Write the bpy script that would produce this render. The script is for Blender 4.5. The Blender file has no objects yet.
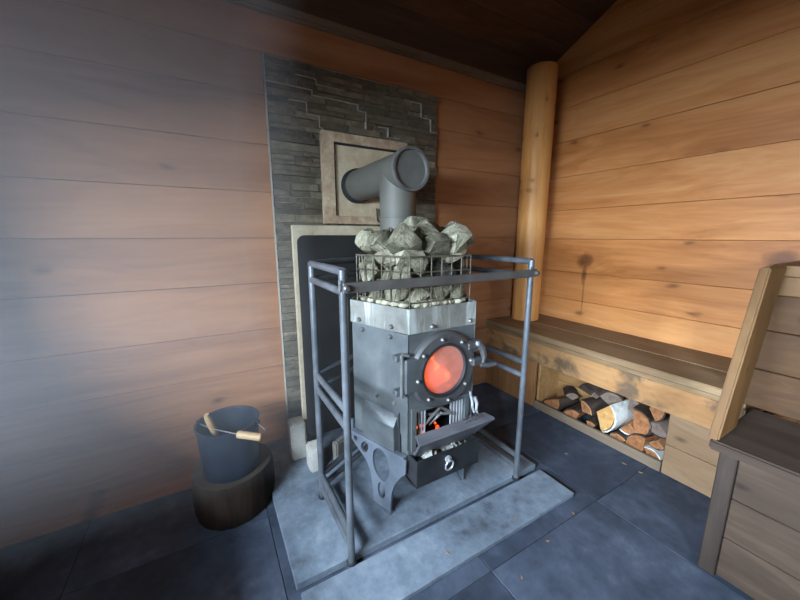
import bpy, bmesh, math, random
from mathutils import Vector, Matrix, Quaternion
U = 0.8                       # scene units -> metres
C = bpy.context.scene.collection
PI = math.pi
V = Vector

# ------------------------------------------------------------------ mesh helpers
class MB:
    def __init__(self): self.bm = bmesh.new(); self.mi = 0
    def _new(self, verts0, faces0):
        for f in list(self.bm.faces):
            if f not in faces0: f.material_index = self.mi
    def box(self, c, s, bevel=0.0, rot=None, seg=1):
        b = bmesh.new(); bmesh.ops.create_cube(b, size=1)
        bmesh.ops.scale(b, vec=s, verts=b.verts)
        if bevel: bmesh.ops.bevel(b, geom=b.edges, offset=bevel, segments=seg, affect='EDGES')
        m = Matrix.Translation(V(c))
        if rot is not None: m = m @ rot.to_4x4()
        bmesh.ops.transform(b, matrix=m, verts=b.verts)
        return self.join(b)
    def join(self, b):
        for f in b.faces: f.material_index = self.mi
        me = bpy.data.meshes.new('tmp'); b.to_mesh(me); b.free()
        self.bm.from_mesh(me); bpy.data.meshes.remove(me)
        return self
    def span(self, a, b, bevel=0.0, seg=1):
        c = [(p+q)/2 for p, q in zip(a, b)]; s = [abs(q-p) for p, q in zip(a, b)]
        return self.box(c, s, bevel, None, seg)
    def tube(self, pts, r, n=10, cap=True):
        pts = [V(p) for p in pts]; rs = r if isinstance(r, (list, tuple)) else [r]*len(pts)
        b = bmesh.new(); rings = []; last = None
        for i, p in enumerate(pts):
            t = (pts[min(i+1, len(pts)-1)]-pts[max(i-1, 0)]).normalized()
            if last is None:
                a = V((0, 0, 1)) if abs(t.z) < .9 else V((1, 0, 0)); u = t.cross(a).normalized()
            else:
                u = (last-t*last.dot(t)).normalized()
            last = u; w = t.cross(u)
            rings.append([b.verts.new(p+(u*math.cos(2*PI*k/n)+w*math.sin(2*PI*k/n))*rs[i]) for k in range(n)])
        for i in range(len(rings)-1):
            for k in range(n):
                b.faces.new((rings[i][k], rings[i][(k+1) % n], rings[i+1][(k+1) % n], rings[i+1][k]))
        if cap:
            b.faces.new(list(reversed(rings[0]))); b.faces.new(rings[-1])
        bmesh.ops.recalc_face_normals(b, faces=b.faces)
        return self.join(b)
    def lathe(self, prof, origin, axis=(0, 0, 1), n=32, close=False):
        b = bmesh.new(); q = V((0, 0, 1)).rotation_difference(V(axis)); o = V(origin)
        rings = []
        for (r, h) in prof:
            if r < 1e-6: rings.append([b.verts.new(o+q @ V((0, 0, h)))])
            else: rings.append([b.verts.new(o+q @ V((r*math.cos(2*PI*k/n), r*math.sin(2*PI*k/n), h))) for k in range(n)])
        prs = list(zip(rings, rings[1:]))
        if close: prs.append((rings[-1], rings[0]))
        for A, B in prs:
            for k in range(n):
                k2 = (k+1) % n
                if len(A) == 1 and len(B) == 1: continue
                if len(A) == 1: b.faces.new((A[0], B[k2], B[k]))
                elif len(B) == 1: b.faces.new((A[k], A[k2], B[0]))
                else: b.faces.new((A[k], A[k2], B[k2], B[k]))
        bmesh.ops.recalc_face_normals(b, faces=b.faces)
        return self.join(b)
    def prism(self, poly, z0, z1, bevel=0.0, mat=None):
        b = bmesh.new()
        lo = [b.verts.new((x, y, z0)) for x, y in poly]; hi = [b.verts.new((x, y, z1)) for x, y in poly]
        b.faces.new(list(reversed(lo))); b.faces.new(hi)
        n = len(poly)
        for k in range(n): b.faces.new((lo[k], lo[(k+1) % n], hi[(k+1) % n], hi[k]))
        bmesh.ops.recalc_face_normals(b, faces=b.faces)
        if bevel: bmesh.ops.bevel(b, geom=b.edges, offset=bevel, segments=1, affect='EDGES')
        if mat is not None: bmesh.ops.transform(b, matrix=mat, verts=b.verts)
        return self.join(b)
    def plate(self, outer, holes, thick, mat, bevel=0.0):
        """flat plate with holes from closed 2D outlines, extruded by thick, placed by mat"""
        cu = bpy.data.curves.new('tmp', 'CURVE'); cu.dimensions = '2D'; cu.fill_mode = 'BOTH'; cu.extrude = thick/2
        cu.bevel_depth = bevel
        for o in [outer]+list(holes):
            sp = cu.splines.new('POLY'); sp.points.add(len(o)-1); sp.use_cyclic_u = True
            for p, (x, y) in zip(sp.points, o): p.co = (x, y, 0, 1)
        ob = bpy.data.objects.new('tmp', cu); C.objects.link(ob)
        dg = bpy.context.evaluated_depsgraph_get()
        me = bpy.data.meshes.new_from_object(ob.evaluated_get(dg))
        me.transform(mat)
        b = bmesh.new(); b.from_mesh(me)
        bpy.data.objects.remove(ob); bpy.data.curves.remove(cu); bpy.data.meshes.remove(me)
        bmesh.ops.remove_doubles(b, verts=b.verts, dist=1e-5)
        return self.join(b)
    def cut(self, co, no):
        bm = self.bm
        bmesh.ops.bisect_plane(bm, geom=bm.verts[:]+bm.edges[:]+bm.faces[:], plane_co=co, plane_no=no, clear_outer=True)
        ed = [e for e in bm.edges if e.is_boundary]
        if ed: bmesh.ops.holes_fill(bm, edges=ed)
        return self
    def build(self, name, mats, parent=None, loc=None, smooth=35):
        """loc / parent origin given in scene units; mesh stored relative to it"""
        me = bpy.data.meshes.new(name)
        org = V(loc) if loc is not None else V((0, 0, 0))
        base = V((0, 0, 0)); p = parent
        while p is not None: base += V(p.location); p = p.parent
        m = Matrix.Translation(-base-org*U) @ Matrix.Diagonal((U, U, U, 1))
        bmesh.ops.transform(self.bm, matrix=m, verts=self.bm.verts)
        self.bm.to_mesh(me); self.bm.free()
        for mm in (mats if isinstance(mats, (list, tuple)) else [mats]): me.materials.append(mm)
        if smooth:
            me.polygons.foreach_set('use_smooth', [True]*len(me.polygons))
            me.set_sharp_from_angle(angle=math.radians(smooth))
        o = bpy.data.objects.new(name, me); C.objects.link(o)
        o.location = org*U
        if parent is not None: o.parent = parent
        return o

def tag(o, label=None, cat=None, group=None, kind=None):
    if label: o['label'] = label
    if cat: o['category'] = cat
    if group: o['group'] = group
    if kind: o['kind'] = kind
    return o
def thing(name, loc, label, cat, group=None):
    o = bpy.data.objects.new(name, None); C.objects.link(o); o.location = V(loc)*U; o.empty_display_size = .05
    return tag(o, label, cat, group)
def structure(o): o['kind'] = 'structure'; return o

# ------------------------------------------------------------------ materials
def srgb(r, g, b):
    f = lambda c: c/12.92 if c <= .04045 else ((c+.055)/1.055)**2.4
    return (f(r/255), f(g/255), f(b/255), 1)
class NT:
    def __init__(self, name):
        self.m = bpy.data.materials.new(name); self.m.use_nodes = True
        self.t = self.m.node_tree; self.b = self.t.nodes['Principled BSDF']
    def n(self, typ, inputs=None, **kw):
        x = self.t.nodes.new(typ)
        for k, v in kw.items(): setattr(x, k, v)
        for k, v in (inputs or {}).items(): self.set(x, k, v)
        return x
    def set(self, x, k, v):
        if isinstance(v, bpy.types.NodeSocket): self.t.links.new(v, x.inputs[k])
        else: x.inputs[k].default_value = v
    def math(self, op, a, b=0.0, c=0.0, clamp=False):
        x = self.n('ShaderNodeMath', {0: a, 1: b, 2: c}, operation=op); x.use_clamp = clamp; return x.outputs[0]
    def vmath(self, op, a, b):
        return self.n('ShaderNodeVectorMath', {0: a, 1: b}, operation=op).outputs[0]
    def ramp(self, fac, stops):
        x = self.n('ShaderNodeValToRGB', {0: fac}); e = x.color_ramp.elements
        while len(e) < len(stops): e.new(.5)
        for k, (p, c) in zip(e, stops): k.position = p; k.color = c if len(c) == 4 else (*c, 1)
        return x.outputs[0]
    def mix(self, fac, a, b, mode='MIX'):
        x = self.n('ShaderNodeMix', data_type='RGBA', blend_type=mode)
        self.set(x, 0, fac); self.set(x, 6, a); self.set(x, 7, b); return x.outputs[2]
    def noise(self, vec, scale, detail=4, rough=.55, dist=0.0):
        return self.n('ShaderNodeTexNoise', {'Vector': vec, 'Scale': scale, 'Detail': detail, 'Roughness': rough, 'Distortion': dist}).outputs[0]
    def bump(self, h, strength=.3, dist=.01):
        self.set(self.b, 'Normal', self.n('ShaderNodeBump', {'Height': h, 'Strength': strength, 'Distance': dist}).outputs[0])
    def obj(self): return self.n('ShaderNodeTexCoord').outputs['Object']
    def isl(self): return self.n('ShaderNodeNewGeometry').outputs['Random Per Island']

def wood(name, dark, mid, light, axis='X', scale=1.0, knots=.5, rough=.6, var=.35, bump=.25, stain=0.0, stain_c=(60, 52, 46), spec=.3, spot=None):
    t = NT(name); r = t.isl()
    off = t.n('ShaderNodeCombineXYZ', {0: t.math('MULTIPLY', r, 37.1), 1: t.math('MULTIPLY', r, 91.7), 2: t.math('MULTIPLY', r, 53.3)}).outputs[0]
    p = t.vmath('ADD', t.obj(), off)
    st = {'X': (.9, 9, 9), 'Y': (9, .9, 9), 'Z': (9, 9, .9)}[axis]
    g = t.vmath('MULTIPLY', p, tuple(c*scale for c in st))
    warp = t.noise(t.vmath('MULTIPLY', p, tuple((.8 if c < 1 else 3)*scale for c in st)), 1.2, 2)
    g2 = t.vmath('ADD', g, t.n('ShaderNodeCombineXYZ', {0: t.math('MULTIPLY', warp, 1.5), 1: t.math('MULTIPLY', warp, 1.5), 2: t.math('MULTIPLY', warp, 1.5)}).outputs[0])
    n1 = t.noise(g2, 1.1, 5, .6, .6); n2 = t.noise(g2, 5.5, 3, .6, .2)
    n3 = t.noise(p, 1.3*scale, 3, .5)
    f = t.math('ADD', t.math('MULTIPLY', n1, .7), t.math('MULTIPLY', n2, .3))
    f = t.math('ADD', f, t.math('MULTIPLY', t.math('SUBTRACT', r, .5), var*.5))
    col = t.ramp(f, [(.28, srgb(*dark)), (.5, srgb(*mid)), (.72, srgb(*light))])
    col = t.mix(t.math('MULTIPLY', t.math('SUBTRACT', n3, .35, 0, True), .7), col, srgb(*dark))
    if knots:
        u_, v_ = {'X': (0, 2), 'Y': (1, 2), 'Z': (0, 2)}[axis]; ku, kv = {'X': (2.6, 5.6), 'Y': (2.6, 5.6), 'Z': (8.5, 4.6)}[axis]
        sp3 = t.n('ShaderNodeSeparateXYZ', {0: p})
        kp = t.n('ShaderNodeCombineXYZ', {0: t.math('ADD', t.math('MULTIPLY', sp3.outputs[u_], ku*scale), t.math('MULTIPLY', n2, .2)), 1: t.math('ADD', t.math('MULTIPLY', sp3.outputs[v_], kv*scale), t.math('MULTIPLY', n1, .2))}).outputs[0]
        vo = t.n('ShaderNodeTexVoronoi', {'Vector': kp, 'Scale': 1.0}, voronoi_dimensions='2D')
        sel = t.math('GREATER_THAN', t.n('ShaderNodeSeparateColor', {0: vo.outputs['Color']}).outputs[0], 1-knots*.42)
        k = t.math('MULTIPLY', t.math('SUBTRACT', 1, t.math('MULTIPLY', vo.outputs['Distance'], 11.0), 0, True), sel)
        col = t.mix(t.math('MULTIPLY', k, .9, 0, True), col, srgb(*(int(c*.45) for c in dark)))
        halo = t.math('MULTIPLY', t.math('SUBTRACT', 1, t.math('MULTIPLY', vo.outputs['Distance'], 4.0), 0, True), sel)
        col = t.mix(t.math('MULTIPLY', halo, .35), col, srgb(*dark))
    if stain:
        s = t.ramp(t.noise(t.vmath('MULTIPLY', p, (1, 1, 1)), 5.0, 4, .6, .5), [(.5, (0, 0, 0)), (.62, (1, 1, 1))])
        col = t.mix(t.math('MULTIPLY', s, stain), col, srgb(*stain_c))
    if spot:
        sx = t.n('ShaderNodeSeparateXYZ', {0: t.obj()})
        for (cy, cz, ry, rz_, k_) in spot:
            a = t.math('DIVIDE', t.math('SUBTRACT', sx.outputs[1], cy), ry); b = t.math('DIVIDE', t.math('SUBTRACT', sx.outputs[2], cz), rz_)
            d = t.math('ADD', t.math('ADD', t.math('MULTIPLY', a, a), t.math('MULTIPLY', b, b)), t.math('MULTIPLY', t.math('SUBTRACT', t.noise(t.obj(), 14, 4), .5), 1.6))
            col = t.mix(t.math('MULTIPLY', t.math('SUBTRACT', 1, d, 0, True), k_, 0, True), col, srgb(92, 54, 28))
    t.set(t.b, 'Base Color', col); t.set(t.b, 'Specular IOR Level', spec)
    t.set(t.b, 'Roughness', t.math('ADD', t.math('MULTIPLY', n1, .25), rough-.12))
    t.bump(f, bump, .004)
    return t.m

def metal(name, c, c2, rough=.5, met=.6, scale=6, streak=False, spec=.5):
    t = NT(name); p = t.obj()
    n = t.noise(p, scale, 6, .65); n2 = t.noise(p, scale*9, 3)
    col = t.mix(t.ramp(n, [(.38, (0, 0, 0)), (.68, (1, 1, 1))]), srgb(*c), srgb(*c2))
    if streak:
        s = t.noise(t.vmath('MULTIPLY', p, (14, 14, 2.6)), 1.0, 5, .65, .8)
        col = t.mix(t.ramp(s, [(.5, (0, 0, 0)), (.66, (.85, .85, .85))]), col, srgb(196, 202, 198))
    t.set(t.b, 'Base Color', col); t.set(t.b, 'Metallic', met); t.set(t.b, 'Specular IOR Level', spec)
    t.set(t.b, 'Roughness', t.math('ADD', t.math('MULTIPLY', n, .3), rough-.15)); t.bump(n2, .12, .002)
    return t.m

def mineral(name, stops, scale=6, rough=.85, bump=.5, bd=.01, island=0.0, spec=.25, fine=1.0):
    t = NT(name); p = t.obj(); r = t.isl()
    if island:
        off = t.n('ShaderNodeCombineXYZ', {0: t.math('MULTIPLY', r, 31.0), 1: t.math('MULTIPLY', r, 17.0), 2: t.math('MULTIPLY', r, 53.0)}).outputs[0]
        p = t.vmath('ADD', p, off)
    n = t.noise(p, scale, 8, .65, .3); n2 = t.noise(p, scale*7*fine, 5, .6)
    f = t.math('ADD', t.math('MULTIPLY', n, .75), t.math('MULTIPLY', n2, .25))
    if island: f = t.math('ADD', f, t.math('MULTIPLY', t.math('SUBTRACT', r, .5), island))
    t.set(t.b, 'Base Color', t.ramp(f, [(q, srgb(*c)) for q, c in stops])); t.set(t.b, 'Specular IOR Level', spec)
    t.set(t.b, 'Roughness', rough); t.bump(t.math('ADD', n, t.math('MULTIPLY', n2, .5)), bump, bd)
    return t.m
def emit(name, stops, strength, scale=20):
    t = NT(name); n = t.noise(t.obj(), scale, 4)
    c = t.ramp(n, [(q, srgb(*k)) for q, k in stops])
    t.set(t.b, 'Base Color', (.02, .01, .01, 1)); t.set(t.b, 'Emission Color', c); t.set(t.b, 'Emission Strength', strength)
    t.set(t.b, 'Roughness', .9)
    return t.m

M = {}
M['wall_back'] = wood('back_wall_pine', (122, 78, 49), (150, 102, 67), (165, 117, 80), 'X', .8, .6, .62, .3, .12)
M['wall_right'] = wood('right_wall_pine', (150, 90, 44), (188, 122, 68), (208, 148, 92), 'Y', .8, .75, .5, .35, .15, spot=[(1.854*U, 1.27*U, .085*U, .09*U, 1.0), (1.848*U, 1.15*U, .03*U, .12*U, .9), (1.84*U, .93*U, .010*U, .22*U, .6), (.62*U, 1.36*U, .10*U, .06*U, .8)])
M['wall_side'] = wood('rear_wall_pine', (120, 84, 58), (150, 110, 78), (170, 128, 94), 'Y', .8, .4, .6, .3, .12)
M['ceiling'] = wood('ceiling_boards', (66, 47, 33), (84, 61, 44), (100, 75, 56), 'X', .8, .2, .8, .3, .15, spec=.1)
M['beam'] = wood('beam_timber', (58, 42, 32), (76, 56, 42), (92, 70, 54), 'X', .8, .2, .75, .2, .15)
M['log_post'] = wood('post_pine', (168, 108, 56), (204, 144, 82), (222, 168, 104), 'Z', .9, 1.3, .45, .1, .12)
M['bench_top'] = wood('bench_weathered', (98, 76, 54), (130, 103, 74), (152, 125, 93), 'Y', 1, .2, .7, .25, .25)
M['bench_front'] = wood('bench_fascia', (128, 88, 54), (166, 120, 76), (188, 146, 100), 'Y', 1, .5, .6, .2, .2, .85, (88, 74, 60))
M['bench_panel'] = wood('bench_panel', (112, 84, 58), (140, 110, 82), (158, 130, 100), 'Y', 1, .3, .65, .3, .2)
M['bench_panel_z'] = wood('bench_panel_upright', (112, 76, 46), (144, 100, 62), (164, 120, 80), 'Z', 1.2, .2, .6, .5, .3)
M['tray_wood'] = wood('tray_inside', (128, 92, 54), (160, 120, 76), (180, 142, 96), 'Y', 1, .2, .6, .2, .2)
M['kerb'] = wood('kerb_board', (92, 76, 62), (118, 100, 82), (138, 120, 100), 'Y', 1, .1, .75, .2, .3)
M['chest_front'] = wood('step_boards', (48, 36, 28), (70, 55, 43), (92, 75, 60), 'Y', 1, .3, .75, .3, .3)
M['chest_top'] = wood('step_top', (44, 33, 26), (58, 45, 36), (74, 58, 47), 'Y', 1, .1, .8, .2, .25)
M['chest_post'] = wood('step_post', (36, 28, 24), (54, 43, 37), (72, 59, 51), 'Z', 1.2, .1, .8, .2, .25)
M['stringer'] = wood('leaning_board', (80, 52, 24), (104, 72, 37), (122, 88, 50), 'Z', 1.2, .5, .6, .2, .2)
M['riser'] = wood('riser_boards', (56, 36, 19), (80, 54, 31), (102, 74, 46), 'Y', 1, .3, .7, .3, .25)
M['rail_pale'] = wood('upper_bench_pine', (88, 60, 34), (110, 80, 48), (126, 95, 62), 'Y', 1, .3, .6, .2, .2)
M['stump'] = wood('stump_bark', (30, 24, 20), (46, 37, 31), (62, 50, 42), 'Z', 2.2, 0, .9, .1, .9, spec=.1)
M['stump_top'] = wood('stump_cut', (44, 36, 30), (58, 48, 40), (70, 58, 48), 'X', 1.5, 0, .8, .1, .4)
M['grip'] = wood('pale_handle', (118, 92, 62), (142, 114, 80), (156, 130, 96), 'X', 2, 0, .5, .1, .1)
M['log_wood'] = wood('split_log_wood', (112, 66, 40), (160, 106, 66), (204, 152, 108), 'X', 2.5, 0, .75, .5, .5)
M['log_bright'] = wood('split_log_pale', (160, 112, 58), (200, 152, 92), (220, 182, 128), 'X', 2.5, .3, .7, .1, .4)
M['log_grey'] = wood('split_log_grey', (92, 76, 66), (122, 104, 92), (142, 124, 110), 'X', 2.5, 0, .8, .3, .5)
M['bark'] = wood('log_bark', (44, 36, 32), (66, 54, 46), (92, 78, 68), 'X', 3, 0, .95, .4, 1.0, spec=.1)
M['birch'] = mineral('birch_bark', [(.35, (150, 146, 138)), (.5, (206, 204, 196)), (.7, (228, 226, 220))], 14, .7, .3, .004)
M['floor'] = mineral('floor_slate', [(.3, (36, 41, 51)), (.47, (54, 62, 75)), (.58, (74, 82, 97)), (.72, (106, 114, 126))], 2.2, .62, .35, .006, .12, .4)
M['grout'] = mineral('floor_grout', [(.3, (38, 40, 44)), (.7, (58, 60, 64))], 9, .9)
M['hearth'] = mineral('hearth_concrete', [(.32, (62, 66, 72)), (.43, (94, 103, 114)), (.55, (116, 127, 139)), (.72, (146, 155, 163))], 3.9, .75, .5, .008, .1, .3)
M['slate'] = mineral('ledger_slate', [(.28, (60, 54, 44)), (.46, (88, 80, 66)), (.6, (108, 98, 81)), (.76, (144, 126, 100))], 13, .75, .8, .012, .2, .35)
M['mortar'] = mineral('panel_mortar', [(.3, (128, 124, 114)), (.7, (182, 176, 164))], 9, .9)
M['board'] = mineral('fire_board', [(.3, (128, 116, 94)), (.5, (158, 145, 122)), (.7, (176, 164, 142))], 7, .85, .25, .004)
M['block'] = mineral('concrete_block', [(.3, (150, 146, 136)), (.5, (176, 173, 164)), (.7, (194, 192, 184))], 8, .9, .4, .005)
M['kerb_stone'] = mineral('kerb_stone', [(.3, (84, 80, 76)), (.5, (108, 104, 98)), (.7, (128, 124, 118))], 8, .9, .4, .005)
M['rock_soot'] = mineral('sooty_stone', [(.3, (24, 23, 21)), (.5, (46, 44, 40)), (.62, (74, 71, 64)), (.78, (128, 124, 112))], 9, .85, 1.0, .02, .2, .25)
M['pebble'] = mineral('pale_pebble', [(.3, (110, 104, 86)), (.55, (156, 150, 128)), (.75, (196, 190, 166))], 14, .85, .6, .006, .2)
M['moulding'] = wood('moulding_timber', (84, 68, 54), (110, 92, 76), (128, 110, 92), 'X', .8, 0, .75, .2, .15)
M['cover'] = mineral('cover_render', [(.3, (136, 120, 98)), (.48, (172, 156, 128)), (.6, (190, 176, 148)), (.75, (150, 124, 98))], 5.5, .8, .3, .004)
M['cover_frame'] = mineral('cover_frame', [(.3, (128, 104, 82)), (.45, (150, 126, 102)), (.62, (186, 168, 140)), (.78, (200, 186, 160))], 8, .85, .3, .004)
M['rock'] = mineral('sauna_stone', [(.28, (50, 47, 38)), (.42, (94, 90, 74)), (.54, (134, 129, 108)), (.7, (182, 176, 152))], 13, .85, 1.0, .02, .22, .25, 1)
M['shield'] = metal('black_sheet', (17, 16, 15), (28, 26, 24), .65, .1, 4)
M['stove'] = metal('stove_steel', (78, 82, 84), (104, 108, 109), .45, .3, 5)
M['stove_dark'] = metal('stove_black', (36, 37, 40), (54, 55, 58), .6, .4, 7)
M['collar'] = metal('galvanised', (112, 111, 105), (146, 145, 138), .42, .35, 7, True)
M['leg'] = metal('leg_plate', (98, 104, 114), (124, 131, 142), .36, .4, 7)
M['ring'] = metal('door_ring', (84, 84, 86), (104, 104, 104), .45, .6, 8)
M['bolt'] = metal('bolt_steel', (104, 104, 104), (134, 133, 130), .38, .5, 20)
M['chrome'] = metal('bright_steel', (168, 172, 176), (196, 198, 200), .3, .5, 10)
M['flap'] = metal('flap_steel', (92, 92, 98), (112, 112, 117), .5, .25, 9)
M['pipe'] = metal('flue_enamel', (88, 86, 79), (102, 100, 92), .6, .1, 5)
M['pipe_cap'] = metal('flue_cap', (92, 92, 88), (106, 106, 101), .6, .3, 9)
M['guard'] = metal('guard_steel', (82, 86, 91), (108, 112, 118), .36, .35, 10)
M['guard_bar'] = metal('guard_flat_bar', (74, 71, 68), (94, 90, 86), .55, .25, 10)
M['wire'] = metal('basket_wire', (92, 86, 74), (128, 120, 104), .5, .6, 30)
M['bucket'] = metal('bucket_zinc', (26, 32, 44), (40, 48, 62), .45, .4, 6)
M['ash'] = mineral('grey_ash', [(.3, (130, 128, 122)), (.6, (186, 184, 176)), (.8, (206, 204, 198))], 30, .95, .9, .01)
M['char'] = emit('glowing_log', [(.36, (20, 8, 4)), (.48, (190, 40, 12)), (.6, (255, 110, 30)), (.75, (255, 190, 90))], 3.0, 16)
M['ember'] = emit('embers', [(.36, (30, 6, 4)), (.5, (200, 44, 12)), (.68, (255, 130, 40))], 3.0, 40)
M['flame'] = emit('flame', [(.3, (255, 120, 24)), (.55, (255, 180, 60)), (.75, (255, 220, 120))], 7.0, 12)
def glass():
    t = NT('sooty_stove_glass'); o = t.t.nodes['Material Output']
    n = t.noise(t.obj(), 9, 4, .6)
    tr = t.n('ShaderNodeBsdfTransparent', {0: (1, .8, .72, 1)}).outputs[0]
    tl = t.n('ShaderNodeBsdfTranslucent', {0: (.62, .40, .34, 1)}).outputs[0]
    df = t.n('ShaderNodeBsdfDiffuse', {0: (.56, .36, .32, 1)}).outputs[0]
    gl = t.n('ShaderNodeBsdfGlossy', {0: (1, 1, 1, 1), 1: .08}).outputs[0]
    a = t.n('ShaderNodeMixShader', {0: .5, 1: tl, 2: df}).outputs[0]
    b = t.n('ShaderNodeMixShader', {0: t.ramp(n, [(.35, (.45, .45, .45)), (.7, (.75, .75, .75))]), 1: tr, 2: a}).outputs[0]
    c = t.n('ShaderNodeMixShader', {0: .05, 1: b, 2: gl}).outputs[0]
    t.t.links.new(c, o.inputs[0]); return t.m
M['glass'] = glass()
def pane():
    t = NT('window_glass'); o = t.t.nodes['Material Output']
    c = t.n('ShaderNodeMixShader', {0: .06, 1: t.n('ShaderNodeBsdfTransparent').outputs[0], 2: t.n('ShaderNodeBsdfGlossy', {1: .02}).outputs[0]}).outputs[0]
    t.t.links.new(c, o.inputs[0]); return t.m
M['pane'] = pane()
SMOKE = .15
# ------------------------------------------------------------------ room shell
YW, XW, XL, YF = 2.4, 3.06, -1.3, -1.4
RIDGE_Y, SL = .5, .458
def ceil_z(y): return 3.09+SL*(YW-y) if y > RIDGE_Y else 3.09+SL*(YW-RIDGE_Y)-SL*(RIDGE_Y-y)
def planks(mb, axis, u0, u1, zs, w0, w1):
    """horizontal planks between the joint heights zs; axis = run direction"""
    for a, b in zip(zs, zs[1:]):
        g = .0012
        if axis == 'X': mb.span((u0, w0, a+g), (u1, w1, b-g), .0022)
        else: mb.span((w0, u0, a+g), (w1, u1, b-g), .0022)
    return mb
def dark_back(mb, a, b): mb.mi = 1; mb.span(a, b); mb.mi = 0
mb = MB(); planks(mb, 'X', XL, XW+.1, [-.02, .01, .30, .59, .87, 1.19, 1.487, 1.779, 2.07, 2.36, 2.60, 2.84, 3.1], YW, YW+.06)
dark_back(mb, (XL, YW+.02, -.02), (XW+.1, YW+.09, 3.1))
structure(mb.build('wall_back', [M['wall_back'], M['beam']]))
GAB = ((0, RIDGE_Y, ceil_z(RIDGE_Y)), (0, SL, 1), (0, -SL, 1))
mb = MB(); planks(mb, 'Y', YF, YW, [-.02, .30, .60, .89, 1.156, 1.472, 1.745, 2.055, 2.375, 2.675, 2.97, 3.28, 3.6, 4.0], XW, XW+.06)
dark_back(mb, (XW+.02, YF, -.02), (XW+.09, YW, 4.0))
mb.cut(GAB[0], GAB[1]); mb.cut(GAB[0], GAB[2])
structure(mb.build('wall_right', [M['wall_right'], M['beam']]))
# left wall with its window (behind and left of the camera)
WY0, WY1, WZ0, WZ1 = -.45, 1.08, 1.18, 1.98
WT = .30
mb = MB(); planks(mb, 'Y', YF, YW, [-.02, .30, .60, .89, 1.18], XL-WT, XL)
planks(mb, 'Y', YF, WY0, [1.18, 1.45, 1.72, 1.98], XL-WT, XL); planks(mb, 'Y', WY1, YW, [1.18, 1.45, 1.72, 1.98], XL-WT, XL)
planks(mb, 'Y', YF, YW, [1.98, 2.27, 2.56, 2.85, 3.14, 3.43, 3.72, 4.0], XL-WT, XL)
mb.cut(GAB[0], GAB[1]); mb.cut(GAB[0], GAB[2])
structure(mb.build('wall_left', [M['wall_side'], M['beam']]))
mb = MB()
DX0, DX1, DZ0, DZ1 = -1.0, .1, 1.15, 1.95
planks(mb, 'X', XL-.08, XW+.1, [-.02, .38, .77, 1.15], YF-.08, YF)
planks(mb, 'X', XL-.08, DX0, [1.15, 1.42, 1.68, 1.95], YF-.08, YF); planks(mb, 'X', DX1, XW+.1, [1.15, 1.42, 1.68, 1.95], YF-.08, YF)
planks(mb, 'X', XL-.08, XW+.1, [1.95, 2.25, 2.55, 2.85, 3.1], YF-.08, YF)
structure(mb.build('wall_front', [M['wall_side'], M['beam']]))
def window(name, axis, u0, u1, z0, z1, w):
    f = MB(); t = .04
    def sp(a0, a1, b0, b1, d0=w-.1, d1=w-.03):
        if axis == 'Y': f.span((d0, a0, b0), (d1, a1, b1), .004)
        else: f.span((a0, d0, b0), (a1, d1, b1), .004)
    sp(u0, u0+t, z0, z1); sp(u1-t, u1, z0, z1); sp(u0+t, u1-t, z0, z0+t); sp(u0+t, u1-t, z1-t, z1)
    o = structure(f.build(name, M['rail_pale']))
    p = MB()
    if axis == 'Y': p.span((w-.06, u0+t, z0+t), (w-.052, u1-t, z1-t))
    else: p.span((u0+t, w-.06, z0+t), (u1-t, w-.052, z1-t))
    p.build('pane', M['pane'], o); return o
window('window_1', 'Y', WY0, WY1, WZ0, WZ1, XL-WT+.10)
window('added_window', 'X', DX0, DX1, DZ0, DZ1, YF)  # unseen opening added behind the camera to light the back wall's left part
# sloping board ceiling (gable)
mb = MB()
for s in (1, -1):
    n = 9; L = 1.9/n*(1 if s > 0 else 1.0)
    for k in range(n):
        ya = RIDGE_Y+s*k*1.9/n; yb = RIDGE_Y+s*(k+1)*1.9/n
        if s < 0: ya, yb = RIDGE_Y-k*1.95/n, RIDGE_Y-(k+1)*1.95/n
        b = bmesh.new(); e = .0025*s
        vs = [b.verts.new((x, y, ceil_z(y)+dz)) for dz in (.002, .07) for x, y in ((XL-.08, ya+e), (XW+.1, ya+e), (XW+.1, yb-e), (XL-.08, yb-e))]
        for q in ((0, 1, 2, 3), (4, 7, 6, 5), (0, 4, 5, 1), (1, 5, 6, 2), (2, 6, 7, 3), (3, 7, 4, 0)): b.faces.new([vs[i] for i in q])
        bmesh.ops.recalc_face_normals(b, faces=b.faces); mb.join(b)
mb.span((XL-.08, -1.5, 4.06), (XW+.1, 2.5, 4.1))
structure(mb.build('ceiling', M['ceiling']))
# wall plate beam along the top of the back wall
mb = MB(); b = bmesh.new()
pr = [(2.398, 2.868), (2.369, 2.868), (2.369, ceil_z(2.369)), (2.398, ceil_z(2.398))]
A = [b.verts.new((XL, y, z)) for y, z in pr]; B = [b.verts.new((XW-.002, y, z)) for y, z in pr]
b.faces.new(A); b.faces.new(list(reversed(B)))
for k in range(4): b.faces.new((A[k], B[k], B[(k+1) % 4], A[(k+1) % 4]))
bmesh.ops.recalc_face_normals(b, faces=b.faces); mb.join(b)
structure(mb.build('trim_1', M['beam']))
mb = MB(); mb.span((XL, 2.35, 2.806), (XW-.002, 2.398, 2.867), .012, 2)
structure(mb.build('trim_3', M['moulding']))
# low ledge board on the floor along the back wall
mb = MB(); mb.span((XL, 2.165, 0.001), (.19, 2.397, .022), .004)
structure(mb.build('trim_2', M['wall_back']))
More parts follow.
